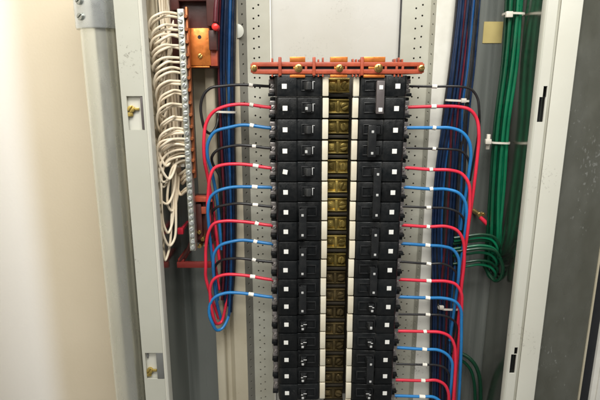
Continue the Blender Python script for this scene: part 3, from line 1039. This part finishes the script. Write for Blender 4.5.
# green loops at the foot of the bundle
for k, (x0_, y0_, xr, yb, Y) in enumerate(((468, 235, 500, 246, 44), (468, 238, 498, 249, 47), (467, 241, 501, 252, 50), (467, 246, 499, 256, 46), (467, 249, 501, 259, 42), (467, 253, 497, 263, 48), (467, 261, 498, 270, 52), (468, 265, 496, 274, 56))):
    pts = [(x0_ - 14, y0_ + 3, Y), (x0_, y0_ + 1, Y), (xr - 18, y0_ - 0.5, Y), (xr - 6, y0_ + 2, Y), (xr - 0.5, yb - 1, Y), (xr - 1.5, yb + 3.5, Y + 6), (xr - 4, yb + 5, Y + 16), (xr - 8, yb + 1, Y + 28), (xr - 11, yb - 12, Y + 34)]
    bundle_wire(pts, 1.9, M['darkgreen' if k % 2 == 0 else 'green'], 'thin green wire bending in a loop at the foot of the earth bundle', 'green loops low in the right gutter', 'earth_wire')
for pts, lab, r_ in (([(500, 258, 40), (503, 268, 40), (500, 279, 44), (495, 281, 50), (489, 274, 60), (482, 262, 76)], 'short dark green wire sagging below the green loops', 2.4),
                     ([(446, 352, 78), (462, 354, 74), (472, 361, 70), (479, 375, 68), (480, 430, 70)], 'large dark green wire arching down in the lower right gutter', 2.9),
                     ([(446, 358, 80), (462, 361, 78), (470, 369, 76), (474, 382, 74), (475, 430, 74)], 'inner dark green wire arching below the large green arch', 2.4)):
    bundle_wire(pts, r_, M['darkgreen'], lab, None, 'earth_wire')

# brass lug with red tip beside the green wires
lug = empty('earth_lug', P(480, 216, 74))
lo_ = tuple(P(480, 216, 74))
tag(lug, 'small brass screw lug with a red tip above the green loops', 'lug')
p = P(480, 215, 70)
m = MB()
m.disc_y(p.x - 1.6, p.z + 1, 3.4, 66, 89, 16)
m.disc_y(p.x + 3.0, p.z + 2.2, 2.3, 64, 72, 14)
m.build('brass_body', M['bright_brass'], lug, off=lo_)
MB().tube([P(480, 217, 68), P(484, 221, 66), P(489, 226, 65)], 3.0, 12, 2).build('red_tip', M['red'], lug, off=lo_)


# ------------------------------------------------------------------ cable ties
def cable_tie(pa, pb, Y, tab, tab_size, label, rr=7.5):
    """flat strap round a bundle from pa to pb (pixels) with its square head at tab"""
    a, b = P(pa[0], pa[1], Y), P(pb[0], pb[1], Y)
    root = empty('cable_tie', (a + b) / 2)
    o = tuple((a + b) / 2)
    c = (a + b) / 2
    hw = (b - a).length / 2
    n = 28
    m = MB()
    vs_, fs = [], []
    ux = (b - a).normalized()
    uy = Vector((0, 1, 0))
    for k in range(n):
        t = 2 * math.pi * k / n
        cc = abs(math.cos(t)) ** 0.6 * (1 if math.cos(t) >= 0 else -1)
        ss = abs(math.sin(t)) ** 0.6 * (1 if math.sin(t) >= 0 else -1)
        for dz, gr in ((-1.3, 0), (1.3, 0), (1.3, 0.9), (-1.3, 0.9)):
            vs_.append(c + ux * cc * (hw + gr) + uy * ss * (rr + gr) + Vector((0, 0, dz)))
    for k in range(n):
        k2 = (k + 1) % n
        for j in range(4):
            j2 = (j + 1) % 4
            fs.append((k * 4 + j, k2 * 4 + j, k2 * 4 + j2, k * 4 + j2))
    m.add(vs_, fs).build('strap', M['nylon'], root, off=o)
    t = P(tab[0], tab[1], Y - rr)
    m = MB()
    m.box(t.x - tab_size, t.x + tab_size, t.y - 2.5, t.y + 2.5, t.z - tab_size * 0.85, t.z + tab_size * 0.85, 0.7)
    m.build('head', M['nylon'], root, off=o)
    tag(root, label, 'cable tie', 'cable ties on the wire bundles')
    return root


cable_tie((217, 111.5), (236, 112), 53, (216.5, 111), 2.6, 'white cable tie round the left wire bundle')
cable_tie((445.5, 100), (468, 101), 56, (463.5, 100.5), 3.2, 'white cable tie round the right wire bundle, upper one')
cable_tie((438, 307), (459, 307.5), 56, (441.5, 307.5), 3.0, 'beige cable tie low on the right wire bundle')
cable_tie((504, 14), (522.5, 14.6), 63, (509, 14.4), 4.2, 'white cable tie at the top of the green bundle', 10)
tt = cable_tie((490, 142), (508, 142.6), 63, (488, 141.5), 3.8, 'white cable tie with a large tab midway on the green bundle', 10)
t = P(488, 141, 59)
MB().box(t.x - 2.2, t.x + 2.2, 57, 61, t.z - 11, t.z + 9, 0.6).build('tab', M['nylon'], tt, off=tuple(tt.location / MM))

# ------------------------------------------------------------------ neutral bar with its white wires
YB = 16.0
tb_top, tb_bot = P(181, 8.5, YB), P(192.5, 251, YB)
xb_ = -128.5
xb_top = (tb_top.x + tb_bot.x) / 2
bar = empty('terminal_bar', (xb_top, YB + 14, tb_bot.z))
bro = (xb_top, YB + 14, tb_bot.z)
tag(bar, 'tall grey aluminium terminal bar full of screws in the left gutter', 'terminal bar')
MB().box(xb_top - 4.2, xb_top + 3.6, YB, YB + 12, tb_bot.z, tb_top.z, 0.8).build('bar', M['aluminium'], bar, off=bro)
MB().box(xb_top + 3.9, xb_top + 6.6, YB + 6, YB + 14, tb_bot.z + 95, tb_top.z + 3, 0.5).build('copper_backing', M['old_copper'], bar, off=bro)
nsc = 36
for k in range(nsc):
    z = tb_top.z - 5 - (tb_top.z - tb_bot.z - 10) * k / (nsc - 1)
    m = MB()
    m.slotted_screw(xb_top + random.uniform(-0.6, 0.3), z, 2.9, YB - 1.9 + random.uniform(-0.8, 0.6), YB - 0.05, random.uniform(0, 3.1))
    m.build('screw', M['zinc'], bar, off=bro)
for k in range(14):
    z = tb_top.z - 8 - 14.2 * k + random.uniform(-1, 1)
    m = MB()
    m.disc_y(xb_top + 5.3, z, 2.1, YB + 1.5, YB + 6, 12)
    m.build('copper_rivet', M['old_copper'], bar, off=bro)

random.seed(12)
GWH = 'white neutral wires on the terminal bar'
ys_list = []
yy = 13.0
while yy < 146:
    ys_list += [yy, yy + random.uniform(2.6, 5.0)]
    yy += random.uniform(8.6, 13.4)
for k, yk in enumerate(ys_list):
    xbar = 178.5 + (188 - 178.5) * yk / 160.0
    first = k % 2 == 0
    xl = 147.2 + yk * 0.085 + random.uniform(-0.8, 3.6) + (0 if first else 1.2)
    drop = random.uniform(18, 31) if first else random.uniform(16, 26)
    pk = random.uniform(-1.5, 1.5)
    yo = random.uniform(-2, 3) + (0 if first else 5)
    xs0 = 152 + 22 * random.random()
    xs1 = 160 + 14 * random.random()
    Yb = 44 + random.uniform(0, 24)
    end = P(xbar, yk + 1.2, YB + 6)
    pts = [P(xs0, -100, Yb), P(xs0 + 1, -30, Yb)]
    if yk > 50:
        pts.append(P((xs0 + xs1) / 2 + 2, yk * 0.5 - 5, Yb))
    pts += [P(xs1 - 2, yk + drop - 14, Yb - 6), P(xl + 5, yk + drop + 2, 24 + yo), P(xl + 0.3, yk + drop - 7, 10 + yo), P(xl + 3.0, yk + 6.5 + pk * 0.4, 3 + yo), P(xl + 12, yk + 0.6 + pk * 0.3, 4 + yo), P(xbar - 9, yk - 0.4 + random.uniform(-1.2, 1.5), YB + 1 - random.uniform(0, 4)), end]
    o = MB().tube(pts, 1.58, 9, 2.5).build('neutral_wire', M['whitewire'])
    tag(o, 'cream white neutral wire looping over into the grey terminal bar', 'wire', GWH)
droops = [
    ([(187, 133, 20), (172, 134, 10), (160, 139, 8), (158, 148, 8), (161, 158, 10), (166, 166, 12), (171, 160, 22), (174, 140, 34), (172, 90, 48), (168, -80, 50)], 'cream white neutral wire with a short droop below the coils'),
    ([(188, 139, 20), (174, 139, 9), (161, 142, 5), (157, 150, 5), (160, 166, 8), (169, 179, 12), (175.5, 166, 22), (178, 140, 34), (174, 80, 50), (170, -80, 52)], 'cream white neutral wire drooping to just below the tape'),
    ([(188, 143, 22), (176, 141, 14), (162, 144, 8), (156.5, 153, 6), (157.5, 168, 8), (163, 182, 12), (170, 177, 20), (174, 152, 34), (175, 70, 52), (171, -80, 54)], 'cream white neutral wire with a slack droop left of the taped strands'),
    ([(188, 146, 20), (176, 144, 12), (164, 147, 10), (159, 158, 10), (159, 178, 12), (163, 187, 16), (169, 178, 26), (174, 150, 38), (172, 60, 54), (166, -80, 55)], 'cream white neutral wire with a pointed mid length droop'),
    ([(188.5, 148, 22), (178, 147, 18), (165, 150, 14), (158.5, 160, 12), (157.5, 185, 10), (160.5, 200, 12), (167, 204, 16), (173, 194, 26), (176, 160, 38), (175, 60, 56), (170, -80, 58)], 'cream white neutral wire with a rounded loop just above the deep loops'),
    ([(188.5, 150, 20), (177, 150, 16), (165, 156, 12), (159, 172, 8), (160, 215, 5), (164, 237, 7), (169.5, 246, 12), (174.5, 239, 20), (176, 210, 28), (175, 170, 38), (170, 60, 56), (160, -80, 58)], 'long cream white neutral wire hanging in a deep loop'),
    ([(188.5, 153, 24), (180, 153, 22), (169, 158, 18), (162.5, 172, 14), (161.5, 205, 10), (163.5, 224, 12), (168, 233, 16), (172, 224, 24), (173.5, 195, 30), (172, 160, 40), (167, 60, 58), (158, -80, 60)], 'cream white neutral wire hanging inside the deepest white loop'),
    ([(188.5, 156, 22), (178, 157, 18), (167, 162, 16), (160, 180, 10), (160, 230, 4), (162, 257, 4), (165, 260.5, 8), (169, 250, 16), (171.5, 220, 26), (172, 170, 40), (165, 60, 58), (156, -80, 60)], 'longest cream white neutral wire, reaching lowest in the gutter'),
    ([(189, 160, 24), (181, 161, 24), (173, 167, 22), (168, 188, 20), (168, 206, 22), (172, 211, 26), (176, 203, 32), (179, 170, 42), (177, 60, 56), (173, -80, 58)], 'cream white neutral wire with a small low droop by the bar'),
]
for pts, lab in droops:
    o = MB().tube([P(*q) for q in pts], 1.6, 9, 2.5).build('neutral_wire', M['whitewire'])
    tag(o, lab, 'wire', GWH)
# upright white wires that run behind the coils down to the tape and round to the bar
for k in range(10):
    x_ = 157 + 2.5 * k
    Y = 58 + random.uniform(-6, 10)
    ye = random.uniform(158, 200)
    o = MB().tube([P(x_ - 3, -100, Y), P(x_ - 1, 0, Y), P(x_ + random.uniform(-1, 3), 70, Y), P(x_ + 3 + random.uniform(-2, 2), 115, Y), P(174 + k * 0.6, 150, Y - 12), P(174.5 + k * 0.6, ye - 8, Y - 16), P(178 + k * 0.5, ye, Y - 18), P(186, ye - 4, YB + 13), P(190, ye - 6, YB + 10)], 1.7, 9, 4).build('neutral_wire', M['whitewire'])
    tag(o, 'cream white wire running straight down behind the white coils', 'wire', 'upright white wires in the left gutter')
ct = cable_tie((170, 165), (181, 165.5), 40, (183, 165), 2.6, 'white cable tie holding the white wires to the terminal bar', 9)

# ------------------------------------------------------------------ insulator blocks with copper plates, left gutter
blk = empty('neutral_block', P(200, 66, 60))
bko = tuple(P(200, 66, 60))
tag(blk, 'dark maroon insulator block with orange copper plate at the top left', 'terminal block')
YK = 34.0
def bpx(m, x0_, y0_, x1_, y1_, Ya, Yb, bev=0.6):
    a, b = P(x0_, y1_, Ya), P(x1_, y0_, Ya)
    m.box(a.x, b.x, Ya, Yb, a.z, b.z, bev)
    return m
m = MB()
bpx(m, 173, -40, 214, 68, YK + 8, YK + 30, 1)
bpx(m, 171, -30, 177, 10, YK - 2, YK + 7.9, 1)
bpx(m, 207, -40, 213.5, 26, YK - 8, YK + 7.9, 1)
bpx(m, 209, 30, 216, 50, YK - 6, YK + 7.9, 1)
bpx(m, 177.5, -40, 206.5, 1, YK - 2, YK + 7.9, 1)
m.build('insulator', M['maroon'], blk, off=bko)
m = MB()
bpx(m, 187, 28, 209.5, 65.5, YK, YK + 4, 0.5)
bpx(m, 187, 66.1, 209.5, 67.5, YK + 0.5, YK + 14, 0.3)
pl = m.build('copper_plate', M['copper'], blk, off=bko)
p = P(199.5, 37, YK)
MB().disc_y(p.x, p.z, 2.4, YK - 0.25, YK + 1, 16).build('bolt_hole', M['dark'], pl, off=bko)
p = P(200.3, 56, YK)
m = MB()
m.slotted_screw(p.x, p.z, 2.9, YK - 2, YK - 0.05, 0.8)
m.build('brass_screw', M['bright_brass'], pl, off=bko)
m = MB()
bpx(m, 210.2, 49, 217, 66, YK + 1, YK + 7.9, 0.6)
m.build('insulator_foot', M['insulator'], blk, off=bko)

cap = empty('capped_wire', P(215.5, 27, 24))
cpo = tuple(P(215.5, 27, 24))
tag(cap, 'dark pink wire with a bright red cap beside the copper plate', 'wire')
MB().tube([P(218, -70, 40), P(217.5, -20, 32), P(216, 8, 27), P(215.5, 22, 26)], 2.8, 10, 3).build('insulation', M['maroonwire'], cap, off=cpo)
p = P(215.5, 27, 22)
m = MB()
m.disc_y(p.x, p.z, 4.0, 18, 30, 18, 1.2)
m.build('cap', mat('bright_red_cap', (0.80, 0.035, 0.03), 0.35, nscale=60), cap, off=cpo)

low = empty('lower_block', P(203, 245, 60))
lwo = tuple(P(203, 245, 60))
tag(low, 'maroon terminal block with copper edge behind the lower end of the terminal bar', 'terminal block')
m = MB()
bpx(m, 195.5, 196, 212, 243, YK + 8, YK + 24, 1)
bpx(m, 196.5, 204, 201, 240, YK, YK + 7.9, 0.8)
bpx(m, 206, 210, 211, 236, YK + 2, YK + 7.9, 0.8)
m.build('insulator', M['maroon'], low, off=lwo)
m = MB()
bpx(m, 194.5, 197, 212, 202, YK - 3, YK + 7.9, 0.6)
bpx(m, 199, 207, 209, 214, YK + 1, YK + 7.9, 0.6)
m.build('copper_edge', M['insulator'], low, off=lwo)
m = MB()
for px, py in ((199.5, 232), (203, 239), (206, 245), (200, 246)):
    p = P(px, py, YK)
    m.slotted_screw(p.x, p.z, 2.6, YK - 3, YK + 12, random.uniform(0, 3))
m.build('brass_screw', M['bright_brass'], low, off=lwo)

brk = empty('red_bracket', P(194, 268, 50))
bko2 = tuple(P(194, 268, 50))
tag(brk, 'dark red bracket below the terminal bar in the left gutter', 'bracket')
m = MB()
bpx(m, 177, 262.5, 211, 268, 40, 46, 0.6)
bpx(m, 178, 259, 184, 262.4, 42, 88, 0.6)
m.build('crossbar', M['darkred'], brk, off=bko2)
MB().tube([P(179, 262, 44), P(186, 253, 42), P(190, 244, 40), P(192, 236, 38)], 2.2, 8, 3).build('strut', M['maroon'], brk, off=bko2)
p = P(180.5, 231, 44)
m = MB()
m.box(p.x - 4, p.x + 4, 42, 50, p.z - 4.5, p.z + 4, 1.0)
m.box(p.x - 2, p.x + 2, 50, 89, p.z - 2.5, p.z + 2, 0.6)
m.build('lug', M['red'], brk, off=bko2)
